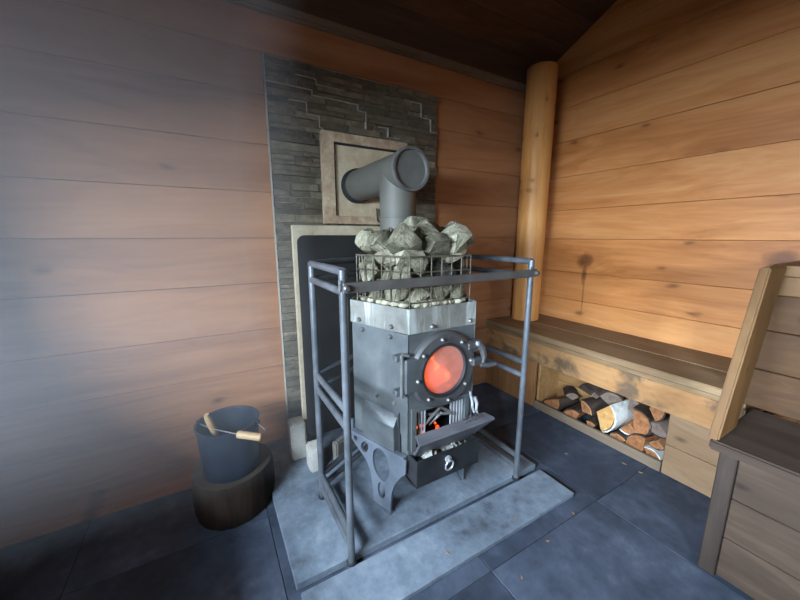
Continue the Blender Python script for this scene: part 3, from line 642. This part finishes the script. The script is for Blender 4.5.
# ------------------------------------------------------------------ stones
ROCKS = [
    (0, 0.0706, 1.1439, 1.6934, 1.1678, 0.2935, -0.8365, -0.462, 0.0254),
    (1, 0.0816, 0.8233, 1.4973, 1.18, 0.5963, 0.5543, -0.148, 0.5615),
    (2, 0.0753, 1.1135, 1.5058, 1.1674, 0.9934, 0.0003, -0.0195, -0.1126),
    (3, 0.0837, 1.1919, 1.5988, 1.1702, 0.8199, -0.2302, -0.2118, -0.4794),
    (4, 0.0845, 1.1225, 1.3844, 1.1926, 0.0412, -0.5077, -0.1629, -0.845),
    (5, 0.0644, 1.0167, 1.3835, 1.1624, 0.0387, 0.2901, -0.9558, 0.0293),
    (6, 0.0625, 0.8472, 1.6315, 1.1714, 0.0599, -0.1141, -0.7685, -0.6268),
    (7, 0.0921, 0.8907, 1.3808, 1.1974, 0.2524, -0.598, -0.1777, 0.7397),
    (8, 0.0713, 0.966, 1.4799, 1.1592, 0.1605, 0.6684, -0.7257, -0.0281),
    (9, 0.0704, 0.752, 1.5583, 1.1777, 0.6753, 0.123, -0.257, -0.6802),
    (10, 0.0978, 0.9031, 1.5528, 1.2223, 0.5676, 0.2489, -0.1598, 0.7683),
    (11, 0.0789, 1.0288, 1.4541, 1.2342, 0.893, 0.0624, 0.157, 0.4171),
    (12, 0.0921, 0.8377, 1.7111, 1.2385, 0.5933, -0.7075, -0.2441, 0.2965),
    (13, 0.0791, 0.9863, 1.3467, 1.2347, 0.1305, 0.3031, 0.9357, 0.1245),
    (14, 0.085, 0.811, 1.4184, 1.2474, 0.2859, -0.868, -0.0465, -0.4033),
    (15, 0.0674, 0.7828, 1.5848, 1.2355, 0.7718, -0.2615, 0.0198, -0.5792),
    (16, 0.0849, 1.2156, 1.4591, 1.2044, 0.7737, -0.46, 0.1784, -0.3974),
    (17, 0.0932, 1.1158, 1.4848, 1.2618, 0.0867, 0.9705, 0.1853, -0.1273),
    (18, 0.0808, 1.1511, 1.6569, 1.2495, 0.3339, -0.3606, 0.7168, -0.4947),
    (19, 0.0887, 0.9244, 1.4417, 1.289, 0.461, 0.1733, 0.1846, 0.8505),
    (20, 0.0862, 1.0366, 1.3766, 1.3121, 0.1557, 0.4531, 0.3999, 0.7813),
    (21, 0.0643, 0.7458, 1.63, 1.2313, 0.0071, 0.3664, -0.9207, -0.1342),
    (22, 0.0893, 0.8378, 1.6185, 1.2923, 0.441, -0.3331, 0.7831, 0.2853),
    (23, 0.0833, 1.0466, 1.5862, 1.1954, 0.276, -0.3271, -0.3204, -0.845),
    (24, 0.0728, 1.2246, 1.5632, 1.2601, 0.6389, 0.0603, -0.7302, 0.2345),
    (25, 0.0631, 0.7947, 1.3675, 1.3075, 0.7237, -0.1008, -0.5714, 0.3736),
    (26, 0.0932, 0.8621, 1.3761, 1.3799, 0.4025, 0.0653, -0.9047, 0.1236),
    (27, 0.079, 0.7923, 1.4823, 1.2857, 0.9918, -0.1077, 0.0682, -0.0106),
    (28, 0.0879, 1.167, 1.6985, 1.4276, 0.9097, -0.0721, -0.3043, 0.2732),
    (30, 0.0877, 1.2079, 1.622, 1.3518, 0.0234, 0.505, -0.8623, 0.0287),
    (31, 0.0952, 1.0021, 1.5454, 1.3395, 0.1924, 0.854, -0.3152, -0.3665),
    (32, 0.0762, 1.1167, 1.6531, 1.323, 0.7356, 0.0899, -0.5409, -0.3978),
    (34, 0.078, 0.9855, 1.4491, 1.3759, 0.094, -0.4784, 0.8649, 0.1193),
    (35, 0.0957, 1.1676, 1.4806, 1.3631, 0.3755, -0.4133, 0.3236, 0.7639),
    (36, 0.0936, 1.229, 1.5845, 1.4678, 0.7089, 0.1164, -0.5013, 0.4823),
    (37, 0.0655, 1.0927, 1.5417, 1.3391, 0.5699, 0.3517, 0.7423, -0.0252),
    (38, 0.0669, 1.1346, 1.3706, 1.2985, 0.701, -0.5249, 0.2798, -0.3935),
    (39, 0.0698, 0.7795, 1.6808, 1.3314, 0.1675, 0.6174, 0.0943, -0.7628),
    (40, 0.0968, 1.1086, 1.4139, 1.424, 0.1279, -0.2178, -0.1754, 0.9516),
    (41, 0.0777, 0.8595, 1.523, 1.3215, 0.8642, -0.359, 0.1131, -0.3337),
    (43, 0.0728, 0.8568, 1.5928, 1.3904, 0.4132, -0.8598, -0.2994, -0.02),
    (45, 0.0759, 0.729, 1.569, 1.3178, 0.1009, -0.6176, -0.7775, 0.0619),
    (46, 0.0746, 1.1017, 1.5834, 1.4112, 0.4525, 0.7375, -0.3715, -0.3365),
    (47, 0.0831, 1.0171, 1.5337, 1.4395, 0.2586, -0.79, 0.2792, -0.4808),
    (49, 0.0946, 1.1541, 1.2346, 1.4969, 0.0362, 0.088, -0.8768, 0.4714),
    (50, 0.0866, 0.9086, 1.5303, 1.4241, 0.0116, -0.9968, -0.0518, -0.0595),
    (52, 0.0928, 1.177, 1.4564, 1.5011, 0.0097, 0.4309, 0.0831, 0.8985),
    (53, 0.0977, 0.8026, 1.3645, 1.4667, 0.383, -0.5077, 0.0319, -0.771),
    (55, 0.0679, 0.8635, 1.5907, 1.4861, 0.4316, -0.791, -0.1062, 0.4205),
    (56, 0.093, 0.9727, 1.3362, 1.437, 0.1498, -0.2258, -0.2782, -0.9215),
    (61, 0.0696, 0.894, 1.4179, 1.4449, 0.2172, -0.3014, -0.5421, -0.7537),
    (63, 0.0826, 1.1343, 1.8836, 1.4831, 0.0166, -0.0549, -0.2213, -0.9735),
    (68, 0.0652, 1.3381, 1.3349, 1.1678, 0.7633, 0.4404, 0.233, 0.4111),
    (69, 0.0908, 0.7546, 1.6319, 1.4748, 0.1853, -0.9438, -0.2549, 0.0994),
    (70, 0.1, 0.9902, 1.535, 1.5322, 0.2243, -0.4642, 0.7829, -0.3483),
    (71, 0.0674, 0.7869, 1.4919, 1.3948, 0.2596, -0.0424, -0.0553, 0.9632),
    (72, 0.0726, 1.1535, 1.7049, 1.4928, 0.021, -0.2717, 0.318, 0.9081),
    (73, 0.0897, 0.6101, 1.9282, 1.1752, 0.0703, -0.6397, 0.7445, -0.1776),
    (75, 0.0636, 0.6248, 1.5874, 1.4634, 0.04, -0.9934, -0.1043, -0.0276),
    (77, 0.0636, 1.2923, 1.5049, 1.4899, 0.3519, 0.1894, -0.368, 0.8396),
    (79, 0.0739, 0.7746, 1.532, 1.4681, 0.545, 0.4848, 0.389, -0.5626),
    (81, 0.0973, 1.3777, 1.763, 1.1611, 0.8109, 0.1584, -0.5559, 0.092),
    (82, 0.095, 1.0798, 1.346, 1.4837, 0.2364, -0.2755, -0.3052, 0.8804),
    (83, 0.0979, 1.1234, 1.5997, 1.5258, 0.682, 0.5442, 0.0944, 0.4794),
    (85, 0.0648, 0.8384, 1.6702, 1.4804, 0.66, -0.5051, -0.4102, 0.3755),
    (86, 0.098, 0.9742, 1.439, 1.4854, 0.5728, -0.3699, -0.0556, -0.7294),
    (87, 0.0631, 1.1477, 1.7915, 1.4629, 0.0417, -0.0262, 0.0561, -0.9972),
    (90, 0.1171, 1.0835, 1.4547, 1.5621, 0.1647, 0.2035, 0.4443, -0.8568)]
SKIP = {49, 68, 73, 75, 81, 90}
NAMED = {
    69: 'roundish grey stone at the left end of the heap above the basket rim',
    79: 'small wedge of grey stone between the left end stone and the big pointed one',
    53: 'big pointed grey stone at the front left of the heap above the basket rim',
    70: 'topmost grey stone of the heap, right in front of the flue pipe',
    86: 'large shaded grey stone right of the middle of the heap',
    82: 'pale angular stone at the front right of the heap above the basket rim',
    77: 'stone at the right end of the heap above the basket rim',
}
def rock_bm(i, r):
    g = random.Random(100+i); bm = bmesh.new()
    ax = (1, g.uniform(.68, .95), g.uniform(.55, .8))
    for k in range(17):
        v = V((g.gauss(0, 1), g.gauss(0, 1), g.gauss(0, 1))).normalized()
        bm.verts.new((v.x*ax[0]*r, v.y*ax[1]*r, v.z*ax[2]*r))
    h = bmesh.ops.convex_hull(bm, input=bm.verts)
    bmesh.ops.delete(bm, geom=[x for x in h['geom_interior'] if isinstance(x, bmesh.types.BMVert)], context='VERTS')
    bmesh.ops.bevel(bm, geom=bm.edges[:]+bm.verts[:], offset=r*.16, segments=2, affect='EDGES', clamp_overlap=True)
    return bm
for (i, r, x, y, z_, qw, qx, qy, qz) in ROCKS:
    if i in SKIP: continue
    mb = MB(); mb.bm.free(); mb.bm = rock_bm(i, r*1.1)
    bmesh.ops.rotate(mb.bm, verts=mb.bm.verts, cent=(0, 0, 0), matrix=Quaternion((qw, qx, qy, qz)).to_matrix())
    bmesh.ops.translate(mb.bm, verts=mb.bm.verts, vec=(x, y, z_))
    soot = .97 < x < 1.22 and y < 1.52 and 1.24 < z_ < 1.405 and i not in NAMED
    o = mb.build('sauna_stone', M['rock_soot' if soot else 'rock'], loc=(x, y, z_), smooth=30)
    tag(o, NAMED.get(i, 'soot-blackened sauna stone in the right half of the wire basket' if soot else 'grey sauna stone packed inside the wire basket on top of the stove'), 'stone', 'sauna stones on the stove')
g = random.Random(31)
for a_, b_, n in ((V((.70, 1.60)), V((.812, 1.325)), 6), (V((.835, 1.318)), V((1.15, 1.318)), 8)):
    for k in range(n):
        p = a_.lerp(b_, (k+.5+g.uniform(-.3, .3))/n); r = g.uniform(.017, .031); mb = MB(); b = bmesh.new(); bmesh.ops.create_icosphere(b, subdivisions=2, radius=r)
        for v in b.verts: v.co *= g.uniform(.88, 1.1)
        bmesh.ops.scale(b, vec=(1.15, .9, .8), verts=b.verts); bmesh.ops.translate(b, verts=b.verts, vec=(p.x, p.y, 1.176)); mb.join(b)
        tag(mb.build('pebble', M['pebble'], loc=(p.x, p.y, 1.176)), 'small whitish pebble along the collar at the foot of the wire basket', 'pebble', 'pebbles at the foot of the basket')

# ------------------------------------------------------------------ safety guard
gx0, gx1, gy0, gy1 = .45, 1.53, 1.222, 1.66
gr = thing('stove_guard', (.99, 1.45, hz), 'grey tubular steel guard frame standing round the sauna stove', 'guard rail')
R = .0165
oy = math.tan(math.radians(28)); gyr = gy1+oy*(gx1-gx0)
posts = [(gx0, gy0), (gx1, gy0), (gx0, gy1), (gx1, gyr)]
for x, y in posts:
    mb = MB(); fz = hz if y > 1.23 else hz-.012
    mb.tube([(x, y, fz+.002), (x, y, 1.372)], R, 14); p = mb.build('post', M['guard'], gr)
    mb = MB(); mb.lathe([(0, fz+.0005), (R+.006, fz+.0005), (R+.006, fz+.012), (R, fz+.016)], (x, y, 0), (0, 0, 1), 16); mb.build('foot', M['stove_dark'], p)
def rail(a, b, z_, r=R):
    mb = MB(); mb.tube([(a[0], a[1], z_), (b[0], b[1], z_)], r, 14); mb.build('rail', M['guard'], gr)
for z_ in (1.366, 1.286, .787, .707, .187, .113):
    rail((gx0, gy0), (gx0, gy1), z_); rail((gx0, gy1), (gx1, gyr), z_); rail((gx1, gyr), (gx1, gy0), z_)
mb = MB(); mb.span((gx0-.01, gy0-.034, 1.285), (gx1+.01, gy0-.022, 1.325), .002); fbm = mb.build('front_bar', M['guard_bar'], gr)
for x in (gx0, gx1):
    mb = MB(); mb.lathe([(0, 0), (.014, 0), (.014, .012), (.008, .018), (0, .018)], (x, gy0-.034, 1.305), (0, -1, 0), 12); mb.tube([(x, gy0-.036, 1.305), (x, gy0-.01, 1.305)], .007, 8)
    mb.tube([(x-.02, gy0-.017, 1.29), (x-.02, gy0-.017, 1.335)], .004, 6); mb.build('hook', M['ring'], fbm)

# ------------------------------------------------------------------ stump and bucket
sx, sy, sr, sh_ = .025, 1.935, .207, .24
t = thing('chopping_block', (sx, sy, 0), 'dark round chopping block of wood on the floor left of the hearth', 'chopping block')
g = random.Random(2); mb = MB(); b = bmesh.new(); n = 64; rings = []
off = [1+.025*math.sin(3*2*PI*k/n+1)+g.uniform(-.018, .012) for k in range(n)]
for z_, s in ((.001, .985), (.02, 1.0), (.12, 1.01), (.22, .995), (sh_-.004, .975)):
    rings.append([b.verts.new((sx+sr*s*off[k]*math.cos(2*PI*k/n), sy+sr*s*off[k]*math.sin(2*PI*k/n), z_)) for k in range(n)])
for A, B in zip(rings, rings[1:]):
    for k in range(n): b.faces.new((A[k], A[(k+1) % n], B[(k+1) % n], B[k]))
b.faces.new(list(reversed(rings[0]))); b.faces.new(rings[-1]); mb.join(b)
mb.build('bark', M['stump'], t)
mb = MB(); mb.prism([(sx+sr*.968*off[k]*math.cos(2*PI*k/n), sy+sr*.968*off[k]*math.sin(2*PI*k/n)) for k in range(n)], sh_-.02, sh_); mb.build('cut_face', M['stump_top'], t)
bx, by, bz, br, bt = .022, 1.905, sh_+.0015, .138, .152
bk = thing('bucket', (bx, by, bz), 'dark blue-grey metal bucket standing on the chopping block', 'bucket')
h = .28
mb = MB(); mb.lathe([(0, 0), (br, 0), (br+.002, .006), (br+(bt-br)*.3, h*.3), (bt, h-.012), (bt+.006, h-.008), (bt+.006, h), (bt-.002, h), (bt-.006, h-.014), (br-.006, .012), (0, .012)], (bx, by, bz), (0, 0, 1), 56); mb.build('body', M['bucket'], bk)
rz = bz+h
import numpy as np
ga = V((.055, 1.725, rz+.004)); gb = V((.160, 1.665, rz-.014)); gd = (gb-ga).normalized(); gd2 = V((gd.x, gd.y, 0)).normalized()
ea = V((bx, by, rz-.02))-gd2*(bt+.008); eb = V((bx, by, rz-.02))+gd2*(bt+.008)
for e in (ea, eb):
    mb = MB(); mb.box(e, (.02, .02, .035), .004, Matrix.Rotation(math.atan2(gd2.y, gd2.x), 3, 'Z')); mb.build('ear', M['bucket'], bk)
mb = MB()
for e, q in ((ea, ga), (eb, gb)):
    c = e.lerp(q, .5)+(e-V((bx, by, e.z))).normalized()*.03
    mb.tube([e, e.lerp(c, .6), c, c.lerp(q, .6), q], .0035, 6)
mb.tube([ga, gb], .0035, 6); bl = mb.build('bail', M['bolt'], bk)
mb = MB(); mb.tube([ga, ga.lerp(gb, .04), ga.lerp(gb, .96), gb], [.015, .019, .019, .015], 14); mb.build('wooden_grip', M['grip'], bl)
# ladle in the bucket
la = thing('ladle', (bx-.02, by+.0, bz+.014), 'wooden handled ladle leaning inside the bucket', 'ladle')
pA, pB = V((-.01, 1.905, bz+.09)), V((-.072, 1.85, rz+.085))
mb = MB(); mb.tube([pA.lerp(pB, k/8) for k in range(9)], [.013, .013, .014, .015, .016, .017, .018, .018, .012], 12); mb.build('handle', M['grip'], la)
mb = MB(); lc = V((.012, 1.925, bz+.058)); mb.lathe([(0, -.042), (.03, -.036), (.045, -.012), (.048, .02), (.045, .02), (.042, -.01), (.028, -.032), (0, -.037)], lc, (0, 0, 1), 24); mb.build('bowl', M['bucket'], la)

# ------------------------------------------------------------------ low bench along the right wall
be = thing('low_bench', (2.72, 1.45, 0), 'weathered low wooden bench along the right wall with firewood bay', 'bench')
for (a, b_, y1) in ((2.368, 2.700, 2.398), (2.7015, 3.056, 2.398)):
    mb = MB(); mb.span((a, .50, .636), (b_, y1, .68), .006, 2); mb.build('seat_plank', M['bench_top'], be)
mb = MB(); mb.span((2.385, .50, .598), (2.47, 2.398, .634), .006, 2); mb.build('nosing', M['bench_top'], be)
mb = MB(); mb.span((2.402, .50, .415), (2.44, 2.398, .596), .006, 2); mb.build('fascia', M['bench_front'], be)
for k in range(6):
    a = 1.80+k*.0998; mb = MB(); mb.span((2.412, a, .002), (2.438, a+.0975, .412), .003); mb.build('upright_board', M['bench_panel_z'], be)
for a, b_ in ((.002, .205), (.208, .412)):
    mb = MB(); mb.span((2.412, .50, a), (2.44, .818, b_), .004); mb.build('front_board', M['bench_panel'], be)
mb = MB(); mb.span((2.442, 1.775, .002), (2.71, 1.797, .596), .003); mb.build('bay_side', M['tray_wood'], be)
mb = MB(); mb.span((2.442, .796, .002), (2.71, .818, .596), .003); mb.build('bay_side', M['tray_wood'], be)
mb = MB()
for a, b_ in ((.002, .20), (.204, .40), (.404, .596)): mb.span((2.712, .50, a), (2.735, 2.39, b_), .003)
mb.build('bay_back', M['tray_wood'], be)
mb = MB(); mb.span((2.405, .822, .002), (2.432, 1.792, .072), .004); mb.build('kerb_board', M['kerb'], be)

# firewood: (y, z) of the end facing the room, front x, section radius, rotation, yaw, pitch, style, label
LOGS = [
    (1.65, 0.075, 2.46, 0.0912, 2.618, -0.12, 0, 'h', 'small split log at the left end of the firewood bay against its side board', 0.22),
    (1.46, 0.07, 2.45, 0.0855, -0.3491, 0.12, 0, 'q', 'reddish split log in the bottom row, second from the left', 0.25),
    (1.38, 0.16, 2.48, 0.0855, 0.5236, -0.2, 0, 'q', 'pinkish split log resting on the second log from the left', 0.22),
    (1.31, 0.055, 2.45, 0.0627, 0.1745, 0.15, 0, 't', 'thin split log low in the pile, in front below the pale birch log', 0.25),
    (1.215, 0.175, 2.45, 0.1311, 1.7453, -0.1, 0.0, 'b', 'bright yellow-ended birch log with white bark in the middle of the firewood pile', 0.25),
    (1.22, 0.3, 2.53, 0.0969, 0.1745, 0.95, 0, 'g', 'dark bark log lying sideways on top of the pale birch log', 0.22),
    (1.11, 0.055, 2.45, 0.0741, -0.1745, -0.1, 0, 'q', 'small orange-brown split log at the bottom just right of the birch log', 0.25),
    (1.06, 0.165, 2.47, 0.0741, 2.9671, 0.1, 0, 'w', 'split log with a strip of white bark right of the birch log', 0.22),
    (0.985, 0.235, 2.47, 0.0969, 1.3963, 0.1, 0, 'h', 'round-backed reddish log with a dark curve of bark, right half of the pile', 0.22),
    (0.985, 0.085, 2.45, 0.114, -0.7854, -0.15, 0, 'q', 'large dark split log at the bottom front of the right half', 0.25),
    (0.895, 0.245, 2.48, 0.0798, 3.4907, 0.0, 0, 'g', 'dark split log near the right end of the bay', 0.22),
    (0.925, 0.345, 2.5, 0.0798, 1.7453, 0.2, 0, 'q', 'reddish split log on top at the right end of the pile', 0.2),
    (0.895, 0.06, 2.445, 0.0684, 0.3491, 0.0, 0, 'w', 'small log with pale whitish face in the lower right corner of the bay', 0.25),
    (0.88, 0.15, 2.46, 0.057, 3.1416, 0.05, 0, 'q', 'small pale-ended log just above the lower right corner log', 0.23),
    (1.075, 0.29, 2.55, 0.0912, 1.0472, -0.1, 0, 'g', 'grey weathered log at the top centre of the pile', 0.15),
    (1.34, 0.27, 2.56, 0.057, 0.0, 1.2, 0, 'g', 'grey log lying sideways at the back left of the pile', 0.15),
    (1.54, 0.17, 2.56, 0.057, 0.0, 0.7, 0, 'g', 'grey split log lying behind the leftmost log', 0.15)]
def firewood(i, y, z_, xf, r, a, yaw, pitch, style, label, L):
    g = random.Random(40+i)
    t = bpy.data.objects.new('firewood_log', None)
    C.objects.link(t); t.location = V((xf, y, z_))*U; t.empty_display_size = .03
    tag(t, label, 'firewood', 'split logs in the bay under the bench')
    half = math.radians({'q': 50, 'h': 88, 't': 34, 'b': 60, 'g': 62, 'w': 46}[style])
    arc = [(-half+2*half*k/6) for k in range(7)]
    pts = [(r*math.sin(q)*g.uniform(.95, 1.04), r*math.cos(q)*g.uniform(.95, 1.04)-r*.45) for q in arc]
    poly = pts+([(r*.12*g.uniform(-1, 1), -r*.5)] if style != 'h' else [(r*.3, -r*.47), (-r*.3, -r*.5)])
    if sum(poly[k-1][0]*poly[k][1]-poly[k][0]*poly[k-1][1] for k in range(len(poly))) < 0: poly.reverse()
    rot = Matrix.Rotation(yaw, 4, 'Z') @ Matrix.Rotation(pitch, 4, 'Y') @ Matrix.Rotation(a, 4, 'X')
    base = Matrix(((0, 0, 1, 0), (1, 0, 0, 0), (0, 1, 0, 0), (0, 0, 0, 1)))
    m = Matrix.Translation((xf, y, z_)) @ rot @ base
    mb = MB(); mb.prism(poly, 0, L, .003, m)
    t_mat = {'b': 'log_bright', 'g': 'log_grey'}.get(style, 'log_wood')
    mb.build('split_wood', M[t_mat], t)
    # bark shell over the rounded side
    mb = MB(); b = bmesh.new(); th = r*.07+.003
    prof = [(r*math.sin(q)*1.02, r*math.cos(q)*1.02-r*.45) for q in arc]
    outp = [((r+th)*math.sin(q)*g.uniform(.99, 1.03), (r+th)*math.cos(q)*g.uniform(.99, 1.03)-r*.45) for q in arc]
    ring = prof+outp[::-1]
    A = [b.verts.new((x, y_, .004)) for x, y_ in ring]; B = [b.verts.new((x, y_, L-.004)) for x, y_ in ring]; n = len(ring)
    b.faces.new(A); b.faces.new(list(reversed(B)))
    for k in range(n): b.faces.new((A[k], A[(k+1) % n], B[(k+1) % n], B[k]))
    bmesh.ops.recalc_face_normals(b, faces=b.faces); bmesh.ops.transform(b, matrix=m, verts=b.verts); mb.join(b)
    mb.build('bark', M['birch'] if style in 'bw' else M['bark'], t)
for i, args in enumerate(LOGS): firewood(i, *args)

# ------------------------------------------------------------------ corner post
mb = MB(); n = 40; g = random.Random(6)
pc, pr = (2.755, 2.235), .130
mb.prism([(pc[0]+pr*math.cos(2*PI*k/n)*(1+.006*math.sin(5*k)), pc[1]+pr*math.sin(2*PI*k/n)*(1+.006*math.sin(5*k))) for k in range(n)], .6805, 2.965, .004)
tag(mb.build('log_post', M['log_post']), 'round peeled pine log post standing in the corner at the end of the bench', 'post')

# ------------------------------------------------------------------ step and upper bench at the right
sp = thing('step_bench', (2.3, -.4, 0), 'dark weathered step bench of wide boards at the right edge, below the upper bench', 'bench')
mb = MB(); mb.span((1.80, YF+.005, .600), (2.325, .462, .645), .008, 2); mb.build('top_plank', M['chest_top'], sp)
for a, b_ in ((.012, .205), (.209, .396), (.400, .598)):
    mb = MB(); mb.span((1.845, YF+.005, a), (1.87, .372, b_), .004); mb.build('front_board', M['chest_front'], sp)
    mb = MB(); mb.span((1.905, .385, a), (2.39, .408, b_), .004); mb.build('end_board', M['chest_front'], sp)
mb = MB(); mb.span((1.835, .374, .001), (1.90, .432, .598), .004); mb.build('corner_post', M['chest_post'], sp)
ub = thing('upper_bench', (2.7, -.4, .646), 'pale edged upper bench with grey riser boards at the right edge', 'bench')
mb = MB(); mb.span((2.30, YF+.005, 1.318), (3.055, .512, 1.365), .006, 2); mb.build('seat', M['rail_pale'], ub)
mb = MB(); mb.span((2.315, YF+.005, 1.225), (2.345, .512, 1.315), .004); mb.build('front_rail', M['rail_pale'], ub)
for a, b_ in ((.648, .845), (.849, 1.045), (1.049, 1.222)):
    mb = MB(); mb.span((2.335, YF+.005, a), (2.36, .512, b_), .004); mb.build('riser_board', M['riser'], ub)
mb = MB()
for a, b_ in ((.683, .845), (.849, 1.045), (1.049, 1.31)): mb.span((2.362, .492, a), (3.05, .510, b_), .004)
mb.build('end_panel', M['riser'], ub)
# leaning side board from the step's corner up to the upper bench
mb = MB(); b = bmesh.new()
Q = [(1.80, .647), (2.005, .647), (2.262, 1.37), (2.035, 1.37)]
vs = [b.verts.new((x, y, z_)) for y in (.434, .470) for x, z_ in Q]
for q in ((0, 1, 2, 3), (7, 6, 5, 4), (0, 4, 5, 1), (1, 5, 6, 2), (2, 6, 7, 3), (3, 7, 4, 0)): b.faces.new([vs[i] for i in q])
bmesh.ops.recalc_face_normals(b, faces=b.faces); bmesh.ops.bevel(b, geom=b.edges, offset=.006, segments=2, affect='EDGES'); mb.join(b)
mb.build('leaning_board', M['stringer'], ub)
# bench along the left wall below the window (unseen, added to keep daylight off the floor there)
lb = thing('shade_bench', (-1.0, 0, 0), 'unseen low wooden bench added below the left window to shade the floor', 'bench')
mb = MB(); mb.span((-1.295, YF+.005, .636), (-.68, 1.25, .68), .006); mb.build('seat', M['bench_top'], lb)
mb = MB()
for a, b_ in ((.002, .21), (.213, .42), (.423, .634)): mb.span((-.74, YF+.005, a), (-.715, 1.22, b_), .003)
mb.build('front_board', M['bench_panel'], lb)

# little chips of wood on the floor
g = random.Random(12)
CH = ((.86, 1.04, hz-.012, 'small pale wood chip on the front hearth slab below the ash drawer'), (1.30, 1.02, hz-.012, 'orange-brown wood chip at the right end of the front hearth slab'),
      (1.09, .80, 0, 'thin pale splinter on the dark tiles in front of the hearth'), (2.06, 1.24, 0, 'pale wood chip on the tiles between hearth and kerb board'),
      (2.30, .98, 0, 'pale wood chip on the tiles close to the kerb board'), (2.30, .88, 0, 'small pale chip on the tiles below the right end of the firewood bay'),
      (1.62, .90, 0, 'small chip on the tiles beside the front corner of the hearth'), (1.35, .86, 0, 'tiny splinter on the tiles along the front edge of the hearth'))
for x, y, z_, l in CH:
    mb = MB(); L = g.uniform(.008, .018); a = g.uniform(0, 3)
    mb.prism([(-L, -.002), (L*.6, -.005), (L, .001), (-L*.5, .005)], 0, .003, .0005, Matrix.Translation((x, y, z_+.001)) @ Matrix.Rotation(a, 4, 'Z'))
    tag(mb.build('wood_chip', M['grip'], loc=(x, y, z_)), l, 'wood chip', 'wood chips on the floor')

# ------------------------------------------------------------------ light
def area(name, loc, rot, sx_, sy_, power, col):
    l = bpy.data.lights.new(name, 'AREA'); l.shape = 'RECTANGLE'; l.size = sx_*U; l.size_y = sy_*U; l.energy = power; l.color = col
    o = bpy.data.objects.new(name, l); C.objects.link(o); o.location = V(loc)*U; o.rotation_euler = rot; return o
area('window_daylight', (XL-2.3, -2.2, 2.55), (0, -PI/2, 0), 2.2, 6.8, 4800, (.67, .83, 1.0))
area('rear_fill_light', ((DX0+DX1)/2, YF-.10, (DZ0+DZ1)/2), (PI/2, 0, 0), DX1-DX0-.08, DZ1-DZ0-.08, 9, (.86, .93, 1.0))  # added fill lamp in that opening, brightens the back wall from the front
l = bpy.data.lights.new('fire_glow', 'POINT'); l.energy = 1.3; l.color = (1, .40, .17); l.shadow_soft_size = .03
o = bpy.data.objects.new('fire_glow', l); C.objects.link(o); o.location = V((.97, 1.40, .83))*U
w = bpy.data.worlds.new('World'); bpy.context.scene.world = w; w.use_nodes = True
w.node_tree.nodes['Background'].inputs[0].default_value = (.5, .7, 1, 1); w.node_tree.nodes['Background'].inputs[1].default_value = .6

# thin wood smoke hanging in the room
t = bpy.data.materials.new('wood_smoke'); t.use_nodes = True; nt = t.node_tree; nt.nodes.clear()
ou = nt.nodes.new('ShaderNodeOutputMaterial'); vs_ = nt.nodes.new('ShaderNodeVolumeScatter')
vs_.inputs['Color'].default_value = (.93, .95, 1, 1); vs_.inputs['Density'].default_value = SMOKE; vs_.inputs['Anisotropy'].default_value = .25
nt.links.new(vs_.outputs[0], ou.inputs['Volume'])
mb = MB(); mb.span((XL+.002, .75, .93), (.22, YW-.06, 2.70)); so = mb.build('smoke', t, smooth=0)
tag(so, 'thin bluish wood smoke hanging in the air along the left wall planks', 'smoke', kind='stuff')

# ------------------------------------------------------------------ camera
cam = bpy.data.cameras.new('camera'); cam.sensor_width = 36; cam.lens = 335/800*36; cam.clip_start = .02
co_ = bpy.data.objects.new('camera', cam); C.objects.link(co_)
co_.location = V((0, 0, 1.5))*U
p_ = math.atan(64/335)
fw = V((.5*math.cos(p_), math.sqrt(3)/2*math.cos(p_), -math.sin(p_)))
co_.rotation_mode = 'QUATERNION'; co_.rotation_quaternion = fw.to_track_quat('-Z', 'Y')
sc = bpy.context.scene; sc.camera = co_
sc.view_settings.view_transform = 'Standard'; sc.view_settings.look = 'None'; sc.view_settings.exposure = 0.0; sc.view_settings.gamma = 1.0
sc.view_settings.use_curve_mapping = False
